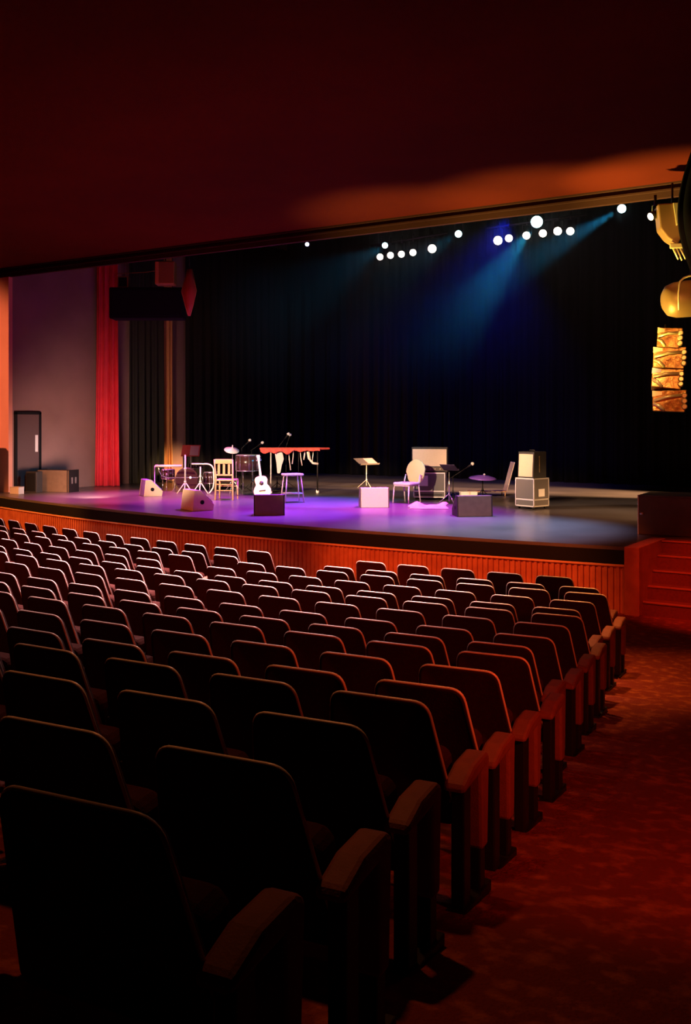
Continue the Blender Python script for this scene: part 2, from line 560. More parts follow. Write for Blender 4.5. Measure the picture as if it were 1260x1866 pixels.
def back_xyz(x, z, off):
    """back-rest surface: reclined, dished; off = distance in front of the rear shell"""
    t = (z - 0.36) / 0.55
    y = lerp(-0.135, -0.285, t) - 0.02 * math.sin(PI * min(max(t, 0), 1)) * 0
    y += 0.22 * x * x               # wings come forward
    return Vector((x, y + off, z))


outline = rounded([(-0.300, 0.36), (0.300, 0.36), (0.222, 0.905), (-0.222, 0.905)], [0.04, 0.04, 0.065, 0.065], 6)


def back_mesh():
    m = MB()
    t = m.b
    rings = []
    for (off, sh) in ((0.010, 0.020), (0.0, 0.0), (0.022, 0.0), (0.044, 0.014), (0.052, 0.042)):
        ring = []
        for (x, z) in outline:
            cx, cz = x, z - 0.63
            l = max(0.05, math.hypot(cx, cz))
            s_ = 1 - sh / l
            ring.append(t.verts.new(back_xyz(cx * s_, cz * s_ + 0.63, off)))
        rings.append(ring)
    n = len(outline)
    for A, B in zip(rings, rings[1:]):
        for i in range(n):
            f = t.faces.new((A[i], A[(i + 1) % n], B[(i + 1) % n], B[i]))
            f.smooth = True
    for ring, off in ((rings[0], 0.010), (rings[-1], 0.054)):
        c = t.verts.new(back_xyz(0, 0.63, off + (0.012 if off > 0.05 else 0)))
        for i in range(n):
            f = t.faces.new((ring[i], ring[(i + 1) % n], c))
            f.smooth = True
    bmesh.ops.recalc_face_normals(t, faces=t.faces[:])
    return m


def lit_rim_mesh():
    m = MB()
    loop = outline[7:]              # from the lower right corner up and over to the lower left
    i0 = 0
    pts = [back_xyz(0.296, 0.40, 0.012)]
    pts += [back_xyz(x, z + 0.002, 0.012) for (x, z) in outline[14:]]
    pts += [back_xyz(-0.296, 0.40, 0.012)]
    m.tube(pts, 0.0075, 8)
    return m


def seat_mesh():
    m = MB()
    prof = rounded([(-0.235, 0.36), (0.235, 0.36), (0.245, 0.655), (-0.245, 0.655)], [0.03, 0.03, 0.07, 0.07], 4)
    m.prism(prof, -0.045, 0.075, 'y', bev=0.025, mx=T(0, 0.0, 0, rx=R(6)))
    return m


def inner_arm_mesh():
    m = MB()
    m.box(-0.027, 0.027, -0.10, 0.15, 0.555, 0.605, bev=0.018)
    return m


def inner_post_mesh():
    m = MB()
    m.box(-0.017, 0.017, -0.12, 0.06, 0.02, 0.56, bev=0.006)
    m.box(-0.035, 0.035, -0.16, 0.16, -0.02, 0.022, bev=0.006)
    return m


def end_panel_mesh():
    m = MB()
    m.prism([(-0.20, 0.525), (0.145, 0.555), (0.14, 0.60), (0.10, 0.62), (-0.06, 0.61), (-0.19, 0.565)], -0.05, 0.05, 'x', bev=0.018)
    m.prism([(0.045, 0.20), (0.125, 0.20), (0.145, 0.59), (0.03, 0.59)], -0.048, 0.048, 'x', bev=0.016)
    return m


def end_foot_mesh():
    m = MB()
    m.box(-0.035, 0.035, 0.05, 0.12, -0.02, 0.22, bev=0.008)
    m.box(-0.03, 0.03, -0.15, -0.06, -0.02, 0.54, bev=0.008)
    m.box(-0.045, 0.045, -0.18, 0.18, -0.03, 0.022, bev=0.006)
    return m


ORD = ['', 'first', 'second', 'third', 'fourth', 'fifth', 'sixth', 'seventh', 'eighth', 'ninth', 'tenth', 'eleventh', 'twelfth',
       'thirteenth', 'fourteenth', 'fifteenth', 'sixteenth', 'seventeenth', 'eighteenth', 'nineteenth', 'twentieth', 'twenty-first',
       'twenty-second', 'twenty-third', 'twenty-fourth', 'twenty-fifth']


def seat_proto(kind):
    root = bpy.data.objects.new('theatre_seat', None)
    C.objects.link(root)
    root.empty_display_size = 0.1
    root['category'] = 'seat'
    root['group'] = 'theatre seats in the stalls'
    b = back_mesh().build('backrest', 'fabric', root)
    lit_rim_mesh().build('piping', 'piping', b)['label'] = 'pale piping along the edge'
    seat_mesh().build('tip_up_seat', 'seatfab', root)
    h = SEAT_S * P_ROW / 2
    if kind in ('mid', 'left_end'):
        inner_arm_mesh().build('armrest', 'armpad', root, loc=(h, 0, 0))
        inner_post_mesh().build('standard', 'iron', root, loc=(h, 0, 0))
    if kind in ('right_end',):
        end_panel_mesh().build('end_armrest', 'armpad', root, loc=(h + 0.002, 0, 0))['label'] = 'padded end armrest with front panel'
        end_foot_mesh().build('standard', 'iron', root, loc=(h + 0.002, 0, 0))
    if kind in ('left_end',):
        end_panel_mesh().build('end_armrest', 'armpad', root, loc=(-h - 0.015, 0, 0))['label'] = 'padded end armrest with front panel'
        end_foot_mesh().build('standard', 'iron', root, loc=(-h - 0.015, 0, 0))
    return root


def seat_frame(k, j):
    """(x, y) in the hall, floor height and heading of seat j (from the aisle) in row k (from the rear)"""
    u = DX + 0.225 / P_ROW + SEAT_S * j + ROWU[k]
    Y = AY0 + k + 0.65 * ROWY[k] + SHEAR * u + CURV * u * u
    X = AX - u
    x, y = hall(X * P_ROW, Y * P_ROW)
    slope = SHEAR + 2 * CURV * u
    return x, y, floor_z(k), DELTA - math.atan(slope)


def to_px(p):
    c, s_ = math.cos(YAW), math.sin(YAW)
    xc = p[0] * c + p[1] * s_
    zc = -p[0] * s_ + p[1] * c
    if zc < 0.3:
        return None
    return 630 + FPX * xc / zc, HZ + FPX * (CAMZ - p[2]) / zc


GAP = {15: (6, 7), 14: (6, 7), 13: (8, 8), 12: (8, 8)}
MISSING = {(15, 0)}
protos = {}
n_seats = 0
for k in range(16):
    row_from_stage = 16 - k
    for j in range(26):
        if k in GAP and GAP[k][0] <= j <= GAP[k][1]:
            continue
        if (k, j) in MISSING:
            continue
        x, y, z, rz = seat_frame(k, j)
        q = to_px((x, y, z + 0.8))
        if q is None or q[0] < -45 or q[1] > 2200 or q[0] > 1400:
            continue
        if x < -22.6:
            continue
        kind = 'mid'
        if j == 0 or (k in GAP and j == GAP[k][1] + 1) or (k, j - 1) in MISSING:
            kind = 'right_end'
        if k in GAP and j == GAP[k][0] - 1:
            kind = 'left_end'
        if kind not in protos:
            protos[kind] = seat_proto(kind)
            o = protos[kind]
        else:
            o = copy_tree(protos[kind])
        o.location = (x, y, z)
        o.rotation_euler = (0, 0, rz)
        rowtxt = ('front row at the stage' if row_from_stage == 1 else
                  'rearmost row by the camera' if k == 0 else '%s row back from the stage' % ORD[row_from_stage])
        if k in GAP and j > GAP[k][1]:
            seattxt = '%s beyond the gap' % ORD[j - GAP[k][1]]
        else:
            seattxt = 'end one on the carpeted aisle' if j == 0 else '%s in from the carpeted aisle' % ORD[j + 1]
        o['label'] = 'dark theatre seat, %s, %s' % (seattxt, rowtxt)
        n_seats += 1
print('SEATS', n_seats)

# ------------------------------------------------------------------ things on the stage


def G(px, py, z=STZ):
    """where the sight line through a pixel meets the boards"""
    Z = FPX * (CAMZ - z) / (py - HZ)
    xc = (px - 630) / FPX * Z
    c, s_ = math.cos(YAW), math.sin(YAW)
    return (round(xc * c - Z * s_, 3), round(xc * s_ + Z * c, 3), z)


FACE = YAW                          # heading whose front (-y) looks at the camera


def case_on(root, w_, d_, h_, frame_m='alu', panel='casepanel', side='casedark'):
    """a flight case: dark body with bright edge profile, ball corners, lid band"""
    m = MB()
    m.box(-w_ / 2 + .012, w_ / 2 - .012, -d_ / 2 + .012, d_ / 2 - .012, 0.06, h_ - .012)
    m.build('body', panel, root)
    e = 0.022
    m = MB()
    for sx in (-1, 1):
        for sy in (-1, 1):
            x, y = sx * (w_ / 2 - e / 2), sy * (d_ / 2 - e / 2)
            m.box(x - e / 2, x + e / 2, y - e / 2, y + e / 2, 0.05, h_, bev=0.004)
    for z in (0.05, 0.185, h_ - e):
        for sy in (-1, 1):
            y = sy * (d_ / 2 - e / 2)
            m.box(-w_ / 2, w_ / 2, y - e / 2, y + e / 2, z, z + e * 1.3, bev=0.004)
        for sx in (-1, 1):
            x = sx * (w_ / 2 - e / 2)
            m.box(x - e / 2, x + e / 2, -d_ / 2, d_ / 2, z, z + e * 1.3, bev=0.004)
    m.build('edge_frame', frame_m, root)['label'] = 'bright metal edge frame'
    for sx in (-1, 1):
        for sy in (-1, 1):
            n = MB()
            n.tube([(sx * (w_ / 2 - .06) - .015, sy * (d_ / 2 - .06), .03), (sx * (w_ / 2 - .06) + .015, sy * (d_ / 2 - .06), .03)], 0.03, 12)
            n.build('caster', 'iron', root)


# bright amplifier stack at the stair side
gx, gy, gz = G(976, 929)
rz = FACE - R(50)
cx, cy = gx - 0.34 * math.sin(FACE) * 1.0, gy + 0.34 * math.cos(FACE)
t = thing('flight_case', (cx, cy, gz), 'metal edged flight case under the amplifier near the stairs', 'case', rz)
case_on(t, 0.50, 0.50, 0.64)
m = MB()
m.box(0.2475, 0.2515, -0.10, 0.10, 0.26, 0.42, bev=0.001)
m.build('label_card', 'white', t)['label'] = 'pale card on the side'
t2 = thing('amplifier', (cx, cy, gz + 0.642), 'tall pale fronted amplifier on the flight case near the stairs', 'amplifier', rz)
m = MB()
m.prism([(-0.22, 0), (0.21, 0), (0.21, 0.55), (-0.19, 0.55)], -0.21, 0.21, 'x', bev=0.012)
m.build('cabinet', 'tolex', t2)
m = MB()
m.prism([(-0.2235, 0.03), (-0.205, 0.03), (-0.18, 0.50), (-0.1985, 0.50)], -0.185, 0.185, 'x', bev=0.004)
m.build('grille_cloth', 'cream', t2)['label'] = 'pale grille cloth'
m = MB()
m.box(0.205, 0.216, -0.03, 0.0, 0.12, 0.46, bev=0.004)
m.build('side_strip', 'brass', t2)
m = MB()
m.tube([(-0.07, 0, 0.55), (-0.06, 0, 0.58), (0.06, 0, 0.58), (0.07, 0, 0.55)], 0.012, 8)
m.build('handle', 'iron', t2)

# amplifier in the middle of the stage
gx, gy, gz = G(786, 911)
rz = FACE - R(10)
cx, cy = gx - 0.25 * math.sin(FACE), gy + 0.25 * math.cos(FACE)
t = thing('flight_case', (cx, cy, gz), 'metal edged flight case behind the pale round-backed chair', 'case', rz)
case_on(t, 0.74, 0.48, 0.63)
m = MB()
m.box(-0.30, -0.03, -0.2415, -0.237, 0.32, 0.56, bev=0.001)
m.build('label_card', 'white', t)['label'] = 'pale card on the front'
m = MB()
m.box(-0.30, 0.30, -0.245, -0.236, 0.10, 0.14, bev=0.004)
m.build('lid_handle', 'casedark', t)
t2 = thing('amplifier', (cx, cy, gz + 0.645), 'wide pale fronted amplifier on the case behind the round-backed chair', 'amplifier', rz)
m = MB()
m.box(-0.42, 0.42, -0.17, 0.17, 0, 0.58, bev=0.014)
m.build('cabinet', 'tolex', t2)
m = MB()
m.box(-0.395, 0.395, -0.178, -0.165, 0.13, 0.53, bev=0.004)
m.build('grille_cloth', 'cream', t2)['label'] = 'pale grille cloth'
m = MB()
m.box(-0.395, 0.395, -0.176, -0.165, 0.03, 0.11, bev=0.004)
m.build('control_panel', 'brown', t2)
for i in range(6):
    n = MB()
    n.tube([(-0.3 + i * 0.11, -0.176, 0.07), (-0.3 + i * 0.11, -0.196, 0.07)], 0.014, 10)
    n.build('knob', 'cream', t2)
# pale reflection on the boards before the case, put in as a crumpled sheet
gx, gy, gz = G(781, 926)


def sheet(a, b):
    x = -0.40 + 0.80 * a
    y = -0.20 + 0.36 * b
    z = 0.012 + 0.10 * (b ** 2) * (0.7 + 0.3 * math.sin(a * 9)) + 0.015 * math.sin(a * 17 + b * 5) * b
    return (x + 0.03 * math.sin(b * 7), y + 0.02 * math.sin(a * 11), z)


m = MB()
m.grid(sheet, 30, 14)
o = m.build('cloth_sheet', 'sheet', loc=(gx, gy, gz), rot=(0, 0, FACE - R(8)))
o.modifiers.new('thickness', 'SOLIDIFY').thickness = 0.008
tag(o, 'crumpled white cloth on the boards before the centre flight case', 'cloth')

# pale round-backed chair
gx, gy, gz = G(741, 916)
t = thing('banquet_chair', (gx, gy, gz), 'pale yellow chair with round back before the amplifier', 'chair', FACE - R(36))
m = MB()
pr = [(0.255 * math.cos(a) * (1.0 if math.sin(a) > 0 else 0.92), 0.70 + 0.29 * math.sin(a)) for a in [2 * PI * i / 28 for i in range(28)]]
m.prism(pr, 0.19, 0.245, 'y', bev=0.022, mx=T(0, 0.10, 0, rx=R(-7)))
m.build('backrest', 'yellow', t, smooth=True)
m = MB()
m.prism(rounded([(-0.23, -0.24), (0.23, -0.24), (0.22, 0.20), (-0.22, 0.20)], [0.09, 0.09, 0.04, 0.04]), 0.40, 0.46, 'z', bev=0.02)
m.build('seat', 'pinkmetal', t)
m = MB()
m.box(-0.20, 0.20, -0.21, 0.18, 0.375, 0.402, bev=0.006)
m.build('seat_frame', 'pinkmetal', t)
for sx in (-1, 1):
    m = MB()
    m.tube([(sx * 0.19, -0.20, 0.39), (sx * 0.205, -0.235, 0.0)], 0.016, 8)
    m.build('leg', 'pinkmetal', t)
    m = MB()
    m.tube([(sx * 0.19, 0.28, 0.62), (sx * 0.195, 0.20, 0.40), (sx * 0.205, 0.27, 0.0)], 0.016, 8)
    m.build('leg', 'pinkmetal', t)


def monitor(px, py, label, m_body, rz, side='brown', w_=0.62, h_=0.42, d_=0.44, grille='brown'):
    """stage wedge: sloping grille to the rear, handle cups on its cheeks"""
    gx, gy, gz = G(px, py)
    t = thing('stage_monitor', (gx, gy, gz), label, 'monitor speaker', rz, 'wedge monitors along the stage front')
    prof = [(-d_ * 0.42, 0), (d_ * 0.58, 0), (d_ * 0.62, h_ * 0.30), (-d_ * 0.02, h_), (-d_ * 0.32, h_)]
    m = MB()
    m.prism(prof, -w_ / 2 + 0.02, w_ / 2 - 0.02, 'x', bev=0.012)
    m.build('cabinet', m_body, t)
    for sx in (-1, 1):
        m = MB()
        m.prism(prof, sx * w_ / 2 - (0.02 if sx > 0 else 0), sx * w_ / 2 + (0.02 if sx < 0 else 0), 'x', bev=0.006)
        ch = m.build('cheek', side, t)
        m = MB()
        m.tube([(sx * (w_ / 2 - 0.004), 0.02, h_ * 0.42), (sx * (w_ / 2 + 0.003), 0.02, h_ * 0.42)], 0.045, 16)
        m.build('handle_cup', 'black', ch)
    m = MB()
    a, b = Vector((0, d_ * 0.60, h_ * 0.34)), Vector((0, 0.0, h_ * 0.97))
    n_ = Vector((0, b.z - a.z, a.y - b.y)).normalized()
    c_ = (a + b) / 2 + n_ * 0.008
    ln = (b - a).length
    m.box(-w_ / 2 + 0.03, w_ / 2 - 0.03, -ln / 2 + 0.02, ln / 2 - 0.02, -0.008, 0.008, bev=0.004,
          mx=Matrix.Translation(c_) @ Matrix.Rotation(math.atan2(b.z - a.z, b.y - a.y), 4, 'X'))
    m.build('grille', grille, t)
    return t


monitor(272, 903, 'pale ended wedge monitor nearest the red curtain', 'violet', FACE - R(68), 'cream', 0.62, 0.40, 0.44, 'violet')
monitor(356, 929, 'pale wedge monitor lying before the drum rack', 'cream', FACE - R(58), 'cream', 0.62, 0.42, 0.46, 'tolex')
monitor(491, 938, 'brown backed wedge monitor below the guitar', 'brown', FACE + R(4), 'tolex', 0.60, 0.40, 0.42, 'violet')
monitor(682, 924, 'sunlit cream wedge monitor beside the round-backed chair'.replace('sunlit', 'brightly lit'), 'cream', FACE + R(4), 'brown', 0.62, 0.42, 0.42, 'brown')
monitor(862, 940, 'brown backed wedge monitor in front of the violet cymbal', 'brown', FACE + R(8), 'tolex', 0.70, 0.40, 0.42, 'violet')

# wooden slat-back chair
gx, gy, gz = G(413, 910)
t = thing('wooden_chair', (gx, gy, gz), 'wooden slat-back chair between the drum rack and the floor tom', 'chair', FACE + R(180 - 8))
for sx in (-1, 1):
    m = MB()
    m.tube([(sx * 0.21, 0.22, 0), (sx * 0.20, 0.20, 0.45), (sx * 0.215, 0.27, 0.94)], [0.022, 0.022, 0.018], 8)
    m.build('back_leg', 'wood', t)
    m = MB()
    m.tube([(sx * 0.22, -0.20, 0), (sx * 0.21, -0.20, 0.44)], [0.018, 0.022], 8)
    m.build('front_leg', 'wood', t)
m = MB()
m.box(-0.23, 0.23, -0.23, 0.21, 0.44, 0.475, bev=0.012)
m.build('seat', 'wood', t)
m = MB()
m.box(-0.20, 0.20, 0.245, 0.27, 0.84, 0.95, bev=0.008)
m.build('top_rail', 'wood', t)
m = MB()
m.box(-0.20, 0.20, 0.205, 0.225, 0.56, 0.60, bev=0.006)
m.build('lower_rail', 'wood', t)
for x in (-0.12, 0.0, 0.12):
    m = MB()
    m.box(x - 0.028, x + 0.028, 0.222, 0.236, 0.58, 0.85, bev=0.004, mx=None)
    m.build('slat', 'wood', t)
for (y, z) in ((0.205, 0.22), (-0.20, 0.30), (0.205, 0.36)):
    m = MB()
    m.tube([(-0.2, y, z), (0.2, y, z)], 0.012, 8)
    m.build('stretcher', 'wood', t)


def tripod(root, h_, spread, mname='chrome', r=0.012, hub=0.30):
    m = MB()
    m.tube([(0, 0, 0.06), (0, 0, h_)], r, 8)
    m.build('pole', mname, root)
    for i in range(3):
        a = 2 * PI * i / 3 + 0.4
        m = MB()
        m.tube([(0, 0, hub), (spread * math.cos(a), spread * math.sin(a), 0.008)], r * 0.75, 6)
        m.build('leg', mname, root)
    m = MB()
    m.lathe([(r * 1.7, hub - 0.03), (r * 1.9, hub), (r * 1.7, hub + 0.03)], 10)
    m.build('collar', mname, root)


# drum rack with curved chrome tube
gx, gy, gz = G(340, 900)
t = thing('drum_rack', (gx, gy, gz), 'curved chrome drum rack frame near the black curtain', 'drum rack', FACE)
S = 0.0135
m = MB()
m.tube([(-0.78, 0, 0.70), (-0.12, 0, 0.70)], 0.030, 10)
m.build('white_bar', 'pinkmetal', t)['label'] = 'thick pale cross bar'
m = MB()
pts = [(0.13, 0, 0.75), (0.52, 0, 0.75)] + [(0.52 + 0.16 * math.sin(a), 0, 0.59 + 0.16 * math.cos(a)) for a in (0.4, 0.8, 1.2, 1.57)]
pts += [(0.69, 0, 0.30), (0.67, 0, 0.16), (0.60, 0, 0.05), (0.55, 0, 0.0)]
m.tube(pts, 0.018, 10)
m.build('curved_tube', 'pinkmetal', t)
m = MB()
pts = [(-0.70, 0.0, 0.69), (-0.69, 0, 0.58), (-0.62, 0, 0.46), (-0.50, 0, 0.41), (0.30, 0.0, 0.41)]
m.tube(pts, 0.012, 8)
m.build('lower_tube', 'chrome', t)
for x, hh in ((-0.03, 0.98), (0.35, 0.68)):
    m = MB()
    m.tube([(x, 0.0, 0.25), (x, 0, hh)], [0.024, 0.018], 8)
    for i in range(3):
        a = -PI / 2 + (i - 1) * 1.25
        m.tube([(x, 0, 0.30), (x + 0.21 * math.sin(a + PI / 2), -0.16 * math.cos(a + PI / 2), 0.01)], 0.014, 6)
    m.lathe([(0.03, 0.28), (0.036, 0.30), (0.03, 0.33)], 10, mx=T(x, 0, 0))
    m.lathe([(0.03, hh * 0.62), (0.034, hh * 0.64), (0.03, hh * 0.67)], 10, mx=T(x, 0, 0))
    m.build('upright', 'pinkmetal', t)
m = MB()
m.lathe([(0.028, -0.02), (0.034, 0), (0.028, 0.02)], 12, mx=T(0.10, -0.02, 0.41, rx=R(90)))
m.build('wing_nut', 'white', t)
for x in (-0.70, 0.55):
    m = MB()
    m.lathe([(0.03, 0.0), (0.03, 0.015), (0.016, 0.02), (0.016, 0.7 if x < 0 else 0.03)], 8, mx=T(x - (0.1 if x < 0 else 0), 0.02 if x < 0 else 0, 0))
    m.build('foot', 'chrome', t)


def drum(name, px, py, rad, h_, label, cat, m_shell='drumshell', z0=0.0, horizontal=False, dist=0.0, legs=3, rz=0):
    gx, gy, gz = G(px, py)
    gx -= dist * math.sin(FACE)
    gy += dist * math.cos(FACE)
    t = thing(name, (gx, gy, gz), label, cat, FACE + rz)
    mx = T(0, h_ / 2, rad + 0.03, rx=R(90)) if horizontal else T(0, 0, z0)
    m = MB()
    m.lathe([(rad * 0.985, 0.012), (rad * 0.985, h_ - 0.012)], 32, mx=mx)
    m.build('shell', m_shell, t, smooth=True)
    for z in (0.0, h_ - 0.022):
        m = MB()
        m.lathe([(rad * 1.0, z), (rad * 1.035, z + 0.004), (rad * 1.035, z + 0.02), (rad * 1.0, z + 0.024)], 32, mx=mx)
        m.build('hoop', 'chrome' if not horizontal else 'darkwood', t)
    m = MB()
    m.lathe([(rad * 0.97, h_ + 0.001), (rad * 0.95, h_ + 0.004)], 32, mx=mx)
    m.build('drum_head', 'drumhead' if not horizontal else 'drumshell', t)
    for i in range(8):
        a = 2 * PI * i / 8 + 0.2
        m = MB()
        m.tube([(rad * 1.03 * math.cos(a), rad * 1.03 * math.sin(a), 0.02), (rad * 1.03 * math.cos(a), rad * 1.03 * math.sin(a), h_ - 0.02)], 0.007, 6, mx=mx)
        m.build('tension_rod', 'chrome', t)
    if horizontal:
        for sx in (-1, 1):
            m = MB()
            m.tube([(sx * rad * 0.9, -h_ * 0.3, rad * 0.7), (sx * rad * 1.25, -h_ * 0.4, 0.01)], 0.010, 6)
            m.build('spur', 'chrome', t)
    else:
        for i in range(legs):
            a = 2 * PI * i / legs + 0.5
            m = MB()
            x, y = rad * 1.06 * math.cos(a), rad * 1.06 * math.sin(a)
            m.tube([(x, y, z0 + h_ * 0.6), (x, y, 0.10), (x * 1.1, y * 1.1, 0.0)], 0.009, 6)
            m.build('leg', 'chrome', t)
    return t


drum('bass_drum', 336, 898, 0.29, 0.36, 'dark bass drum lying within the chrome rack', 'drum', horizontal=True, dist=0.42, rz=R(8))
drum('floor_tom', 380, 896, 0.19, 0.30, 'dark floor tom behind the curved end of the drum rack', 'drum', z0=0.18, dist=0.50)
drum('rack_tom', 301, 896, 0.17, 0.26, 'dark drum below the pale bar of the drum rack', 'drum', z0=0.30, dist=0.42)
drum('snare_drum', 346, 893, 0.19, 0.15, 'shallow drum standing high behind the bass drum', 'drum', z0=0.52, dist=1.05)
drum('floor_tom', 450, 902, 0.29, 0.40, 'large dark floor tom behind the wooden chair', 'drum', z0=0.58, legs=4, dist=0.25)


def music_stand(px, py, h_, label, rz, m_desk='tolex', tilt=55, pole='pinkmetal', w_=0.50, d_=0.34, sheets=True, dist=0):
    gx, gy, gz = G(px, py)
    gx -= dist * math.sin(FACE)
    gy += dist * math.cos(FACE)
    t = thing('music_stand', (gx, gy, gz), label, 'music stand', rz)
    tripod(t, h_, 0.24, pole, 0.012, 0.22)
    mx = T(0, 0, h_ + 0.10, rx=R(tilt))
    m = MB()
    m.box(-w_ / 2, w_ / 2, -d_ / 2, d_ / 2, -0.004, 0.004, bev=0.002, mx=mx)
    m.box(-w_ / 2, w_ / 2, -d_ / 2 - 0.004, -d_ / 2 + 0.004, 0, 0.045, bev=0.002, mx=mx)
    m.build('desk', m_desk, t)
    if sheets:
        m = MB()
        m.box(-0.02, w_ / 2 - 0.03, -d_ / 2 + 0.006, d_ / 2 - 0.03, 0.005, 0.009, mx=mx)
        m.build('sheet_music', 'paper', t)
    return t


music_stand(668, 889, 0.62, 'low music stand with tilted desk behind the cream monitor', FACE + R(38), 'casepanel', 28, w_=0.66, d_=0.36)
music_stand(819, 918, 0.70, 'dark music stand between the centre amplifier and brown monitor', FACE + R(150), 'tolex', 30, 'chrome', w_=0.36, d_=0.28, sheets=False)
music_stand(341, 893, 0.92, 'music stand with red desk and pink sheets above the drums', FACE - R(6), 'redcloth', 62, w_=0.50, d_=0.34, dist=0.65)

# cymbal on stand by the tom
gx, gy, gz = G(424, 899)
t = thing('cymbal_stand', (gx, gy, gz), 'pale cymbal on a stand above the wooden chair', 'cymbal', FACE)
tripod(t, 1.10, 0.28, 'chrome', 0.012, 0.34)
m = MB()
m.lathe([(0.19, -0.004), (0.19, 0.0), (0.08, 0.03), (0.035, 0.055), (0.012, 0.06)], 28, mx=T(-0.02, 0, 1.09, rx=R(24), ry=R(10)))
m.build('cymbal', 'drumhead', t)
m = MB()
m.lathe([(0.016, 0), (0.02, 0.02), (0.01, 0.09)], 10, mx=T(0, 0, 1.13))
m.build('felt_nut', 'pinkmetal', t)


def mic_stand(px, py, h_, end, label, dist=0.0, head='drumhead'):
    gx, gy, gz = G(px, py)
    gx -= dist * math.sin(FACE)
    gy += dist * math.cos(FACE)
    t = thing('microphone_stand', (gx, gy, gz), label, 'microphone', FACE)
    tripod(t, h_, 0.26, 'iron', 0.011, 0.2)
    e = Vector(end)
    m = MB()
    m.tube([Vector((0, 0, h_)) - (e - Vector((0, 0, h_))) * 0.2, e], 0.009, 6)
    m.build('boom', 'iron', t)
    d = (e - Vector((0, 0, h_))).normalized()
    m = MB()
    m.tube([e, e + d * 0.12, e + d * 0.13], [0.017, 0.022, 0.022], 10)
    m.build('microphone', 'iron', t)
    m = MB()
    q = Matrix.Translation(e + d * 0.155)
    bmesh.ops.create_icosphere(m.b, subdivisions=2, radius=0.042, matrix=q)
    m.build('mic_head', head, t, smooth=True)['label'] = 'bright round microphone head'
    return t


mic_stand(500, 899, 1.10, (0.20, 0, 1.36), 'boom microphone rising above the red-topped table', 1.1, 'white')
mic_stand(516, 896, 1.12, (0.06, 0.0, 1.30), 'second boom microphone, just lower, above the red-topped table', 1.3, 'white')
mic_stand(452, 897, 1.05, (0.16, 0, 1.16), 'microphone beside the head of the acoustic guitar', 1.0, 'white')
mic_stand(826, 912, 0.55, (0.32, 0, 0.76), 'short microphone stand beside the violet cymbal', 0.0, 'white')
mic_stand(437, 899, 1.12, (0.10, 0, 1.22), 'microphone over the large floor tom', 0.5, 'drumhead')

# acoustic guitar on its stand
gx, gy, gz = G(480, 909)
t = thing('acoustic_guitar', (gx, gy, gz + 0.03), 'pale acoustic guitar standing upright above the brown monitor', 'guitar', FACE + R(10))
body = []
ctl = [(0.0, 0.0), (0.12, 0.01), (0.19, 0.08), (0.205, 0.17), (0.17, 0.26), (0.135, 0.31), (0.145, 0.38), (0.15, 0.43), (0.12, 0.49), (0.05, 0.515), (0, 0.515)]
half = []
for i in range(len(ctl) - 1):
    p0, p1, p2, p3 = ctl[max(i - 1, 0)], ctl[i], ctl[i + 1], ctl[min(i + 2, len(ctl) - 1)]
    for k in range(4):
        s_ = k / 4
        half.append(tuple(0.5 * ((2 * p1[a]) + (-p0[a] + p2[a]) * s_ + (2 * p0[a] - 5 * p1[a] + 4 * p2[a] - p3[a]) * s_ ** 2 + (-p0[a] + 3 * p1[a] - 3 * p2[a] + p3[a]) * s_ ** 3) for a in (0, 1)))
half = half[1:]
body = half + [(-x, z) for x, z in half[::-1] if x > 0.004]
lean = T(0, 0, 0, ry=R(-6)) @ T(0, 0, 0, rx=R(-12))
m = MB()
m.prism(body, 0.0, 0.10, 'y', bev=0.006, mx=lean)
m.build('body', 'neck', t)
m = MB()
m.prism([(x * 0.985, 0.515 / 2 + (z - 0.515 / 2) * 0.985) for x, z in body], -0.004, 0.002, 'y', mx=lean)
sb = m.build('soundboard', 'spruce', t)
m = MB()
m.tube([(0, -0.005, 0.34), (0, -0.0065, 0.34)], 0.048, 20, mx=lean)
m.build('sound_hole', 'darkwood', sb)
m = MB()
m.box(-0.075, 0.075, -0.013, -0.004, 0.15, 0.175, bev=0.003, mx=lean)
m.build('bridge', 'darkwood', sb)
m = MB()
m.prism([(-0.028, 0.40), (0.028, 0.40), (0.022, 0.86), (-0.022, 0.86)], -0.014, 0.02, 'y', bev=0.004, mx=lean)
m.build('neck', 'spruce', t)
m = MB()
m.prism([(-0.026, 0.86), (0.026, 0.86), (0.042, 1.02), (-0.042, 1.02)], -0.004, 0.016, 'y', bev=0.004, mx=lean)
hd = m.build('headstock', 'spruce', t)
for sx in (-1, 1):
    for i in range(3):
        m = MB()
        m.tube([(sx * 0.034, 0.006, 0.89 + i * 0.045), (sx * 0.062, 0.006, 0.89 + i * 0.045)], 0.008, 6, mx=lean)
        m.build('tuning_peg', 'chrome', hd)
t = thing('guitar_stand', (gx, gy, gz), 'small black stand holding the pale acoustic guitar', 'guitar stand', FACE + R(10))
m = MB()
for sx in (-1, 1):
    m.tube([(sx * 0.10, -0.06, 0.03), (sx * 0.10, 0.14, 0.015), (0, 0.26, 0.36)], 0.010, 6)
    m.tube([(sx * 0.10, -0.06, 0.03), (sx * 0.10, -0.07, 0.07)], 0.010, 6)
m.tube([(0, 0.26, 0.36), (0, 0.42, 0.0)], 0.010, 6)
m.build('frame', 'iron', t)

# long percussion table with a red cloth and things hung below
gx, gy, gz = G(536, 900)
gx -= 0.35 * math.sin(FACE)
gy += 0.35 * math.cos(FACE)
t = thing('percussion_table', (gx, gy, gz), 'long narrow red-topped percussion table behind the guitar', 'table', FACE + R(3))
TH = 1.10
m = MB()
m.prism([(-0.88, -0.20), (0.62, -0.24), (0.90, 0.0), (0.62, 0.22), (-0.88, 0.20)], TH, TH + 0.05, 'z', bev=0.012)
m.build('table_top', 'redcloth', t)


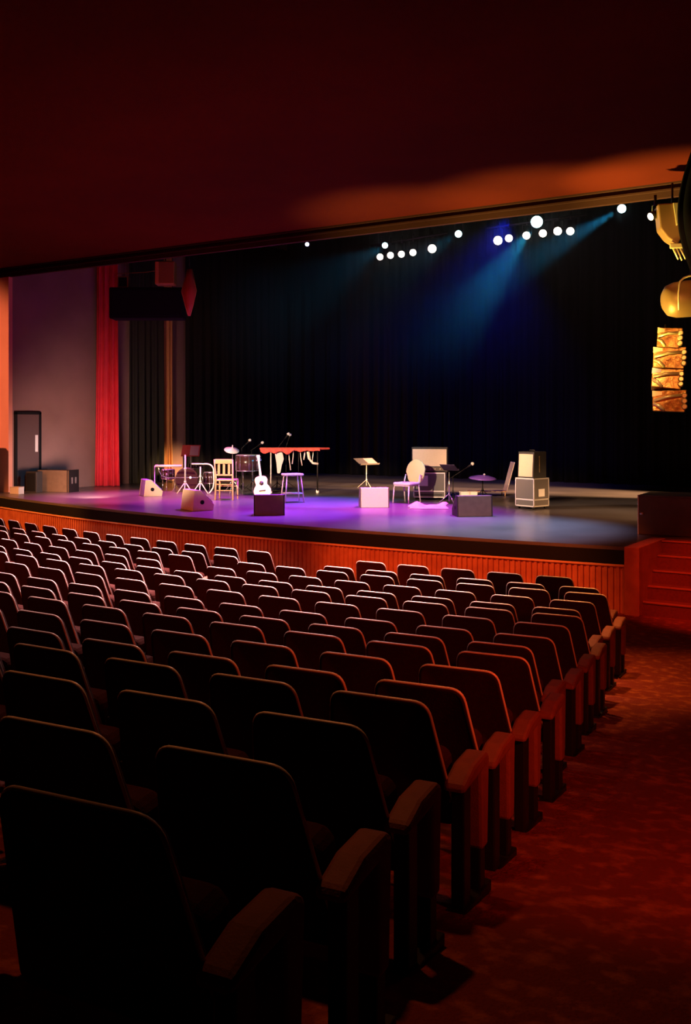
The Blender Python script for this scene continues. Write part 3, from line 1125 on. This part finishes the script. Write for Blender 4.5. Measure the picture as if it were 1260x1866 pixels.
def cloth_front(a, b):
    x = -0.86 + a * 1.50
    dep = (0.07 + 0.05 * abs(math.sin(a * 11)) + 0.03 * math.sin(a * 31)) * (1.0 if a < 0.6 else 0.6)
    return (x, -0.215 - 0.035 * a - 0.012 * math.sin(a * 60), TH + 0.03 - dep * b)


m = MB()
m.grid(cloth_front, 90, 4)
o = m.build('cloth_edge', 'redcloth', t)
o.modifiers.new('thickness', 'SOLIDIFY').thickness = 0.006
for (x, y) in ((-0.60, -0.16), (-0.60, 0.16), (0.58, -0.14), (0.58, 0.16)):
    m = MB()
    m.tube([(x, y, TH), (x, y, 0.05)], 0.017, 8)
    lg = m.build('leg', 'pinkmetal' if y < 0 and x < 0 else 'iron', t)
    m = MB()
    m.lathe([(0.02, 0.0), (0.036, 0.012), (0.036, 0.05), (0.02, 0.062)], 12, mx=T(x, y, 0))
    m.build('caster', 'white', lg)
m = MB()
m.tube([(-0.60, 0, 0.42), (0.58, 0, 0.42)], 0.012, 6)
m.tube([(0.10, 0, TH), (0.10, 0, 0.42)], 0.012, 6)
m.build('brace', 'iron', t)
for i, (x, l) in enumerate(((-0.36, 0.46), (-0.15, 0.52), (-0.03, 0.36), (0.14, 0.40), (0.26, 0.26), (0.36, 0.30), (0.47, 0.34))):
    m = MB()
    b_ = 0.05 if i % 2 else -0.03
    m.tube([(x, -0.12, TH - 0.02), (x + b_ * 0.3, -0.12, TH - l * 0.5), (x + b_, -0.12, TH - l)], [0.010, 0.020 if i in (4, 5) else 0.012, 0.016], 8)
    m.build('chime', 'pinkmetal' if i != 6 else 'alu', t)
m = MB()
m.tube([(0.33, -0.13, TH - 0.05), (0.36, -0.14, TH - 0.22), (0.46, -0.14, TH - 0.34), (0.60, -0.14, TH - 0.36)], 0.030, 10)
m.build('hanging_horn', 'pinkmetal', t)
# white folded cloth hanging at the guitar end
m = MB()
m.prism(rounded([(-0.50, 1.02), (-0.31, 1.04), (-0.27, 0.86), (-0.32, 0.72), (-0.36, 0.50), (-0.44, 0.50), (-0.46, 0.75)], [.03] * 7, 3), -0.16, -0.10, 'y', bev=0.012)
m.build('hanging_towel', 'pinkmetal', t)

# stool in front of the table
gx, gy, gz = G(533, 915)
t = thing('stool', (gx, gy, gz), 'pale metal stool in front of the red-topped table', 'stool', FACE + R(20))
m = MB()
m.prism(rounded([(-0.24, -0.17), (0.24, -0.17), (0.22, 0.19), (-0.22, 0.19)], [0.08] * 4), 0.60, 0.645, 'z', bev=0.014)
m.build('seat', 'pinkmetal', t)
for (x, y) in ((-0.19, -0.15), (0.19, -0.15), (-0.19, 0.15), (0.19, 0.15)):
    m = MB()
    m.tube([(x * 0.85, y * 0.85, 0.60), (x * 1.15, y * 1.2, 0)], 0.015, 8)
    m.build('leg', 'pinkmetal', t)
m = MB()
for (a, b) in (((-1, -1), (1, -1)), ((1, -1), (1, 1)), ((1, 1), (-1, 1)), ((-1, 1), (-1, -1))):
    m.tube([(a[0] * 0.205, a[1] * 0.168, 0.20), (b[0] * 0.205, b[1] * 0.168, 0.20)], 0.011, 6)
m.build('foot_ring', 'pinkmetal', t)

# violet-lit cymbal / drum on a stand, reclining chair, small white box, percussion beside it
gx, gy, gz = G(880, 908)
t = thing('violet_cymbal_stand', (gx, gy, gz), 'shallow violet cymbal on a stand behind the brown monitor', 'cymbal', FACE)
tripod(t, 0.48, 0.20, 'iron', 0.014, 0.2)
m = MB()
m.lathe([(0.30, -0.012), (0.33, 0.0), (0.30, 0.02), (0.18, 0.055), (0.05, 0.075), (0.02, 0.08)], 36, mx=T(0, 0, 0.47, rx=R(5), ry=R(2)))
m.build('cymbal', 'violet', t)
m = MB()
m.lathe([(0.02, 0), (0.03, 0.02), (0.012, 0.04)], 12, mx=T(0.04, 0, 0.548))
m.build('wing_nut', 'white', t)
gx, gy, gz = G(905, 903)
t = thing('reclining_chair', (gx, gy, gz), 'slim low chair with raked back between the violet cymbal and amplifier', 'chair', FACE + R(90 + 4))
m = MB()
m.box(-0.20, 0.20, -0.22, 0.68, 0.10, 0.125, bev=0.008)
m.build('seat', 'wood', t)
m = MB()
m.box(-0.20, 0.20, -0.012, 0.012, 0.0, 0.74, bev=0.01, mx=T(0, -0.22, 0.11, rx=R(15)))
m.build('backrest', 'pinkmetal', t)
for sx in (-1, 1):
    for y in (-0.18, 0.60):
        m = MB()
        m.tube([(sx * 0.17, y, 0.10), (sx * 0.18, y, 0)], 0.014, 6)
        m.build('leg', 'wood', t)
gx, gy, gz = G(854, 911)
t = thing('white_box', (gx, gy, gz), 'small white topped box behind the brown backed monitor', 'box', FACE + R(6))
m = MB()
m.box(-0.19, 0.19, -0.10, 0.10, 0, 0.17, bev=0.006)
m.build('body', 'white', t)
m = MB()
m.box(-0.195, 0.195, -0.105, 0.105, 0.17, 0.195, bev=0.006)
m.build('lid', 'white', t)

# dark cases and speaker boxes at the far side
gx, gy, gz = G(68, 896)
t = thing('road_case', (gx, gy, gz), 'long dark road case on the boards below the side wall', 'case', R(15))
m = MB()
m.box(0.0, 0.95, 0.0, 0.42, 0.0, 0.56, bev=0.012)
m.build('body', 'brown', t)
for x in (0.0, 0.90, 0.95):
    m = MB()
    m.box(x - 0.012, x + 0.012, -0.008, 0.428, 0.0, 0.57, bev=0.003)
    m.build('edge_strip', 'iron', t)
for y in (0.12, 0.28):
    m = MB()
    m.box(0.955, 0.968, y - 0.03, y + 0.03, 0.22, 0.38, bev=0.004)
    m.build('latch', 'casepanel', t)
gx, gy, gz = G(57, 898)
t = thing('speaker_cabinet', (gx, gy + 0.12, gz), 'black box standing between the door and the long road case', 'speaker', R(12))
m = MB()
m.box(-0.20, 0.14, -0.12, 0.12, 0, 0.54, bev=0.012)
m.build('cabinet', 'tolex', t)
m = MB()
m.box(-0.17, 0.11, -0.132, -0.118, 0.04, 0.50, bev=0.006)
m.build('grille', 'black', t)
gx, gy, gz = G(31, 900)
t = thing('small_box', (gx, gy, gz), 'small pale box on the boards below the door', 'box', R(10))
m = MB()
m.box(-0.14, 0.14, -0.10, 0.10, 0, 0.16, bev=0.008)
m.build('body', 'drumhead', t)
m = MB()
m.box(-0.145, 0.145, -0.105, 0.105, 0.16, 0.18, bev=0.006)
m.build('lid', 'drumhead', t)
gx, gy, gz = G(-6, 896)
t = thing('speaker_cabinet', (gx, 16.1, gz), 'black speaker cabinet standing against the salmon wall', 'speaker', 0)
m = MB()
m.box(-0.42, 0.30, -0.25, 0.25, 0, 1.16, bev=0.014)
m.build('cabinet', 'tolex', t)
m = MB()
m.box(-0.38, 0.26, -0.264, -0.248, 0.05, 1.10, bev=0.006)
m.build('grille', 'black', t)
# large dark cabinet by the stairs
t = thing('subwoofer', (-4.22, 16.45, STZ), 'wide dark cabinet at the top of the stage stairs', 'speaker', R(4))
m = MB()
m.box(-0.55, 1.55, -0.40, 0.55, 0, 0.62, bev=0.014)
m.build('cabinet', 'brown', t)
m = MB()
m.box(-0.545, 1.545, -0.405, 0.555, 0.618, 0.64, bev=0.006)
m.build('top_edge', 'casepanel', t)
m = MB()
m.tube([(-0.51, -0.412, 0.34), (-0.46, -0.43, 0.34)], 0.02, 8)
m.build('latch', 'alu', t)
m = MB()
m.box(-0.558, -0.538, -0.41, -0.39, 0.0, 0.64, bev=0.004)
m.build('corner_strip', 'alu', t)


# ------------------------------------------------------------------ lamps above the stage
def at(px, py, Y):
    """point of the sight line through a pixel on the vertical plane Y"""
    c, s_ = math.cos(YAW), math.sin(YAW)
    q = (px - 630) / FPX
    Z = Y / (q * s_ + c)
    return Vector(((q * c - s_) * Z, Y, CAMZ + (HZ - py) / FPX * Z))


def bar(p, q, label):
    d = (q - p)
    t = thing('lighting_bar', tuple((p + q) / 2), label, 'lighting bar', 0)
    h = d / 2
    m = MB()
    m.tube([-h, h], 0.028, 10)
    m.build('pipe', 'iron', t)
    for s_ in (-0.8, 0.8):
        m = MB()
        m.tube([h * s_, h * s_ + Vector((0, 0, 9.58 - (p.z + q.z) / 2 - h.z * s_))], 0.006, 6)
        m.build('hanger', 'iron', t)
    return t


def stage_light(p, aim, rad, lens, label, cat='stage light', group=None, ln=0.32, up=0.28):
    t = thing('stage_light', tuple(p), label, cat, 0, group)
    d = (Vector(aim) - p).normalized()
    q = d.to_track_quat('Z', 'Y').to_matrix().to_4x4()
    m = MB()
    m.lathe([(rad * 0.45, -ln), (rad * 0.8, -ln * 0.9), (rad * 1.02, -ln * 0.5), (rad * 1.12, 0.0), (rad * 1.16, 0.02)], 20, mx=q)
    m.build('housing', 'iron', t, smooth=True)
    m = MB()
    m.lathe([(rad * 0.97, 0.021), (rad * 0.90, 0.028), (rad * 0.5, 0.036), (0.01, 0.04)], 20, mx=q)
    m.build('lens', lens, t, smooth=True)
    side = d.cross(Vector((0, 0, 1))).normalized()
    c = -d * ln * 0.4
    m = MB()
    m.tube([c + side * rad * 1.15, c + side * rad * 1.2 + Vector((0, 0, up * 0.75)), c - side * rad * 1.2 + Vector((0, 0, up * 0.75)), c - side * rad * 1.15], 0.012, 6)
    m.build('yoke', 'iron', t)
    m = MB()
    m.tube([c + Vector((0, 0, up * 0.75)), c + Vector((0, 0, up + 0.10))], 0.022, 8)
    m.build('clamp', 'iron', t)
    return t


warm_a = [(693, 468, 7.5), (712, 465, 7.5), (732, 463, 7.5), (753, 460, 7.5), (788, 453, 9.5)]
warm_b = [(908, 438, 9.5), (928, 434, 8), (960, 429, 8), (990, 425, 8), (1017, 421, 8.5), (1040, 421, 8)]
YB = 22.0
for grp, nm, txt in ((warm_a, 'five warm lamps near the middle of the opening', 'the shorter bar of five'),
                     (warm_b, 'six warm lamps near the corner', 'the longer bar of six')):
    for i, (px, py, r) in enumerate(grp):
        p = at(px, py, YB)
        a, b = at(*grp[0][:2], YB), at(*grp[-1][:2], YB)
        up_ = lerp(a.z, b.z, (p.x - a.x) / (b.x - a.x)) + 0.34 - p.z
        stage_light(p, (-3.5, 4, 1.0), r / FPX * 20.5, 'lens_warm',
                    'glowing warm lamp, %s from the curtain side on %s' % (ORD[i + 1], txt), group='warm lamps on the bars', up=up_)
    a, b = at(*grp[0][:2], YB), at(*grp[-1][:2], YB)
    off = Vector((0, 0.12, 0.36))
    d = (b - a).normalized() * 0.35
    bar(a + off - d, b + off + d, 'black pipe carrying %s' % txt.replace('the ', 'the '))
cool = [(560, 445, 5, 'lens_blue', 'small blue lamp alone near the proscenium beam'),
        (702, 447, 7, 'lens_teal', 'pale cyan lamp just above the bar of five warm lamps'),
        (836, 426, 8, 'lens_teal', 'pale cyan lamp alone between the two bars of warm lamps'),
        (979, 404, 13, 'lens_teal', 'large dazzling cyan lamp above the bar of six warm lamps'),
        (1134, 380, 9, 'lens_teal', 'pale cyan lamp alone beyond the bar of six warm lamps')]
YC = 20.0
cool_pts = []
for px, py, r, lens, lab in cool:
    p = at(px, py, YC)
    cool_pts.append(p)
    a, b = at(560, 445, YC), at(1134, 380, YC)
    up_ = lerp(a.z, b.z, (p.x - a.x) / (b.x - a.x)) + 0.34 - p.z
    stage_light(p, (-3.5, 4, 1.0), r / FPX * 18.0, lens, lab, group='cool lamps under the beam', up=up_)
off = Vector((0, 0.12, 0.36))
bar(cool_pts[0] + off - Vector((1, 0, 0)), cool_pts[-1] + off + Vector((1, 0, 0)), 'long black pipe carrying the cool lamps behind the beam')
for i, (p, wts, tgt) in enumerate(((cool_pts[1], 1500, (-17.5, 24, 6.4)), (cool_pts[2], 1500, (-15.0, 24, 6.4)),
                                   (cool_pts[3], 4200, (-12.6, 18.6, 1.0)), (cool_pts[4], 2200, (-12.0, 19.0, 4.2)))):
    d = (Vector(tgt) - p).normalized()
    spot('cyan_beam_light', tuple(p + d * 0.12), tgt, TEAL, wts, 24 if i != 2 else 34, 0.8, 0.05)
spot('blue_beam_light', tuple(cool_pts[2] + Vector((1.0, 0.3, 0.3))), (-13.0, 25.0, 2.0), (0.005, 0.03, 1.0), 1100, 80, 1.0, 0.1)  # broad unseen spot added to tint the haze blue

# ------------------------------------------------------------------ hanging loudspeakers and lanterns
# far cluster, in front of the curtains
p = at(267, 553, 17.2)
t = thing('hanging_loudspeaker', tuple(p), 'wide black loudspeaker hanging before the dark curtain', 'loudspeaker', FACE)
m = MB()
m.box(-0.86, 0.88, -0.15, 0.45, -0.37, 0.37, bev=0.03)
m.build('cabinet', 'velour', t)
m = MB()
m.box(-0.80, 0.82, -0.165, -0.148, -0.31, 0.31, bev=0.01)
m.build('grille', 'velour', t)
for x in (-0.6, 0.6):
    m = MB()
    m.tube([(x, 0.1, 0.37), (x, 0.1, 6.9 - p.z + 1.8)], 0.01, 6)
    m.build('chain', 'iron', t)
m = MB()
m.tube([(-0.7, -0.05, 0.70), (0.0, -0.05, 0.74), (0.8, -0.05, 0.86)], 0.008, 6)
m.build('cable', 'lampbrown', t)
p = at(226, 515, 17.0)
t = thing('hanging_lantern', tuple(p), 'small brown lantern above the corner of the hanging loudspeaker', 'lantern', FACE)
m = MB()
m.box(-0.13, 0.13, -0.12, 0.12, -0.14, 0.14, bev=0.02)
m.build('housing', 'lampbrown', t)
m = MB()
m.box(-0.10, 0.10, -0.13, -0.118, -0.11, 0.11, bev=0.006)
m.build('shutter', 'black', t)
m = MB()
m.tube([(0, 0, 0.14), (0, 0, 0.9)], 0.012, 6)
m.build('hanger', 'iron', t)
p = at(302, 500, 17.0)
t = thing('hanging_lantern', tuple(p + Vector((0, 0, 0.03))), 'tall brown lantern above the hanging black loudspeaker', 'lantern', FACE)
m = MB()
m.box(-0.23, 0.23, -0.16, 0.20, -0.28, 0.26, bev=0.03)
m.build('housing', 'lampbrown', t)
m = MB()
m.box(-0.21, -0.13, -0.172, -0.158, -0.26, 0.24, bev=0.006)
m.build('side_band', 'gold', t)['label'] = 'paler side band'
m = MB()
m.tube([(0, 0, 0.26), (0, 0, 0.8)], 0.014, 6)
m.build('hanger', 'iron', t)
p = at(345, 530, 17.2)
t = thing('hanging_lantern', tuple(p), 'red spindle-shaped lantern hanging beside the black loudspeaker', 'lantern', FACE)
m = MB()
m.lathe([(0.03, -0.58), (0.10, -0.35), (0.165, -0.05), (0.15, 0.12), (0.08, 0.34), (0.06, 0.50)], 14)
m.build('shade', 'lampred', t, smooth=True)
m = MB()
m.tube([(0.08, -0.10, 0.50), (0.175, -0.05, 0.0), (0.03, -0.05, -0.58)], 0.008, 6)
m.tube([(-0.08, -0.10, 0.30), (-0.17, -0.05, -0.02), (-0.03, -0.05, -0.55)], 0.008, 6)
m.build('rim_wire', 'gold', t)
m = MB()
m.tube([(0, 0, 0.5), (0, 0, 1.0)], 0.012, 6)
m.build('hanger', 'iron', t)

# near cluster: four gold cabinets one under the other
YN = 15.4
for i, (px, py, w_, h_, tilt, txt) in enumerate(((1221, 616, 0.36, 0.32, 8, 'topmost and smallest'), (1221, 652, 0.48, 0.34, 4, 'second from the top'),
                                             (1217, 690, 0.46, 0.32, 9, 'third from the top'), (1221, 731, 0.50, 0.34, 0, 'lowest'))):
    p = at(px, py, YN)
    t = thing('line_array_speaker', tuple(p), 'gold lit loudspeaker cabinet, %s of the hanging column of four' % txt, 'loudspeaker', FACE - R(18), 'hanging column of gold loudspeakers')
    q = T(0, 0, 0, rx=R(-tilt), ry=R(tilt * 0.5))
    m = MB()
    m.prism([(-w_ / 2, -h_ / 2 + 0.02), (w_ / 2 - 0.03, -h_ / 2), (w_ / 2, h_ / 2), (-w_ / 2, h_ / 2 - 0.01)], -0.02, 0.34, 'y', bev=0.012, mx=q)
    m.build('cabinet', 'goldcab', t)
    for (x0, z0, x1, z1) in ((-w_ * 0.46, h_ * 0.02, w_ * 0.34, h_ * 0.26), (-w_ * 0.46, -h_ * 0.10, -w_ * 0.16, -h_ * 0.42)):
        m = MB()
        m.tube([(x0, -0.035, z0), ((x0 + x1) / 2, -0.06, (z0 + z1) / 2 + 0.02), (x1, -0.035, z1)], 0.026, 8, mx=q)
        m.build('horn_flare', 'goldedge', t)
    m = MB()
    for z in (-h_ * 0.25, 0.0, h_ * 0.25):
        m.lathe([(0.035, -0.02), (0.045, 0), (0.03, 0.03)], 12, mx=q @ T(w_ * 0.43, -0.03, z, rx=R(90)))
    m.build('hinge', 'goldedge', t)
    m = MB()
    m.prism([(-w_ / 2 - 0.005, h_ * 0.20), (-w_ * 0.22, h_ * 0.28), (-w_ * 0.22, h_ * 0.42), (-w_ / 2 - 0.005, h_ * 0.48)], -0.03, -0.018, 'y', mx=q)
    m.build('corner_plate', 'white' if i == 2 else 'goldedge', t)
    m = MB()
    m.tube([(-0.08, 0.15, h_ * 0.4), (-0.08, 0.15, h_ * 0.75)], 0.016, 6, mx=q)
    m.build('link', 'iron', t)
# long lantern above them, with a swan-necked cable
p = at(1248, 545, YN)
t = thing('profile_lantern', tuple(p), 'brown barrel lantern with hooked cable above the gold loudspeaker column', 'lantern', FACE)
m = MB()
m.lathe([(0.14, -0.40), (0.23, -0.34), (0.27, -0.22), (0.28, 0.0), (0.25, 0.45)], 24, mx=T(0, 0, 0, ry=R(84)) @ T(0, 0, 0.08))
m.build('housing', 'lampbrown', t, smooth=True)
m = MB()
m.box(0.02, 0.30, -0.285, -0.22, 0.06, 0.27, bev=0.02)
m.build('top_plate', 'gold', t)
m = MB()
pts = [(-0.18, -0.28, -0.20), (-0.19, -0.30, 0.05), (-0.17, -0.28, 0.18)] + [(-0.17 + 0.22 * (1 - math.cos(a)), -0.26, 0.18 + 0.14 * math.sin(a)) for a in (0.4, 0.8, 1.2, 1.57)] + [(0.10, -0.25, 0.33)]
m.tube(pts, 0.014, 8)
m.lathe([(0.012, 0), (0.03, 0.05), (0.034, 0.07)], 10, mx=T(0.08, -0.25, 0.33, ry=R(80)))
m.build('hook_cable', 'goldedge', t)
m = MB()
m.tube([(0.1, 0, 0.25), (0.1, 0, 1.3)], 0.016, 6)
m.build('hanger', 'iron', t)
# upper lantern with barn doors
p = at(1222, 412, YN)
t = thing('fresnel_lantern', tuple(p), 'brown lantern with slatted lower flap under the beam at the corner', 'lantern', FACE - R(8))
m = MB()
m.prism(rounded([(-0.20, 0.33), (0.24, 0.34), (0.20, -0.08), (0.10, -0.30), (-0.05, -0.20), (-0.16, -0.05)], [0.03] * 6, 3), -0.10, 0.25, 'y', bev=0.02)
m.build('housing', 'lampbrown', t)
m = MB()
m.prism([(0.02, 0.33), (0.17, 0.33), (0.12, 0.02), (0.07, -0.02)], -0.13, -0.105, 'y', bev=0.006)
m.build('pale_flap', 'goldedge', t)
for i in range(4):
    m = MB()
    x = 0.05 + i * 0.045
    m.tube([(x - 0.04, -0.08, -0.30), (x + 0.05 + i * 0.01, -0.10, -0.53 - 0.015 * (i % 2))], [0.020, 0.012], 8)
    m.build('barn_slat', 'goldedge', t)
m = MB()
m.box(-0.02, 0.20, -0.11, -0.06, -0.36, -0.28, bev=0.012)
m.build('barn_hinge', 'goldedge', t)
m = MB()
m.tube([(0.05, 0.1, 0.3), (0.05, 0.1, 0.68)], 0.016, 6)
m.build('hanger', 'iron', t)
p = at(1188, 394, YN)
stage_light(p, (-8, 10, 3), 0.06, 'lens_warm', 'small white lamp beside the brown lantern at the corner', ln=0.2, up=0.2)
# black drape at the corner of the opening
p0 = at(1261, 300, 14.6)
m = MB()


def corner(a, b):
    z = 6.72 - 1.80 * b
    x0 = p0.x - 0.20 * math.sin(b * PI)
    return (x0 + a * 1.5, 14.6 + 0.06 * math.sin(a * 40), z)


m.grid(corner, 60, 14)
o = m.build('corner_drape', 'velour')
o.modifiers.new('thickness', 'SOLIDIFY').thickness = 0.03
tag(o, 'black drape hanging from the ceiling at the corner by the lanterns', 'curtain')

# ------------------------------------------------------------------ haze in the stage house
hz = bpy.data.materials.new('stage_haze')
hz.use_nodes = True
nt = hz.node_tree
nt.nodes.clear()
out = nt.nodes.new('ShaderNodeOutputMaterial')
sc_ = nt.nodes.new('ShaderNodeVolumeScatter')
sc_.inputs['Color'].default_value = (0.9, 0.95, 1, 1)
sc_.inputs['Density'].default_value = 0.014
sc_.inputs['Anisotropy'].default_value = 0.25
tc = nt.nodes.new('ShaderNodeTexCoord')
sx = nt.nodes.new('ShaderNodeSeparateXYZ')
nt.links.new(tc.outputs['Object'], sx.inputs[0])
mr = nt.nodes.new('ShaderNodeMapRange')
mr.interpolation_type = 'SMOOTHSTEP'
mr.inputs['From Min'].default_value = 3.1
mr.inputs['From Max'].default_value = 6.2
mr.inputs['To Min'].default_value = 0.0
mr.inputs['To Max'].default_value = 0.022
nt.links.new(sx.outputs['Z'], mr.inputs['Value'])
nt.links.new(mr.outputs['Result'], sc_.inputs['Density'])
nt.links.new(sc_.outputs[0], out.inputs['Volume'])
m = MB()
m.box(-20.6, -2.0, 19.3, 27.9, 3.2, 8.6)
o = m.build('stage_haze', hz)
tag(o, 'thin blue lit haze filling the air above the stage', 'haze', kind='stuff')
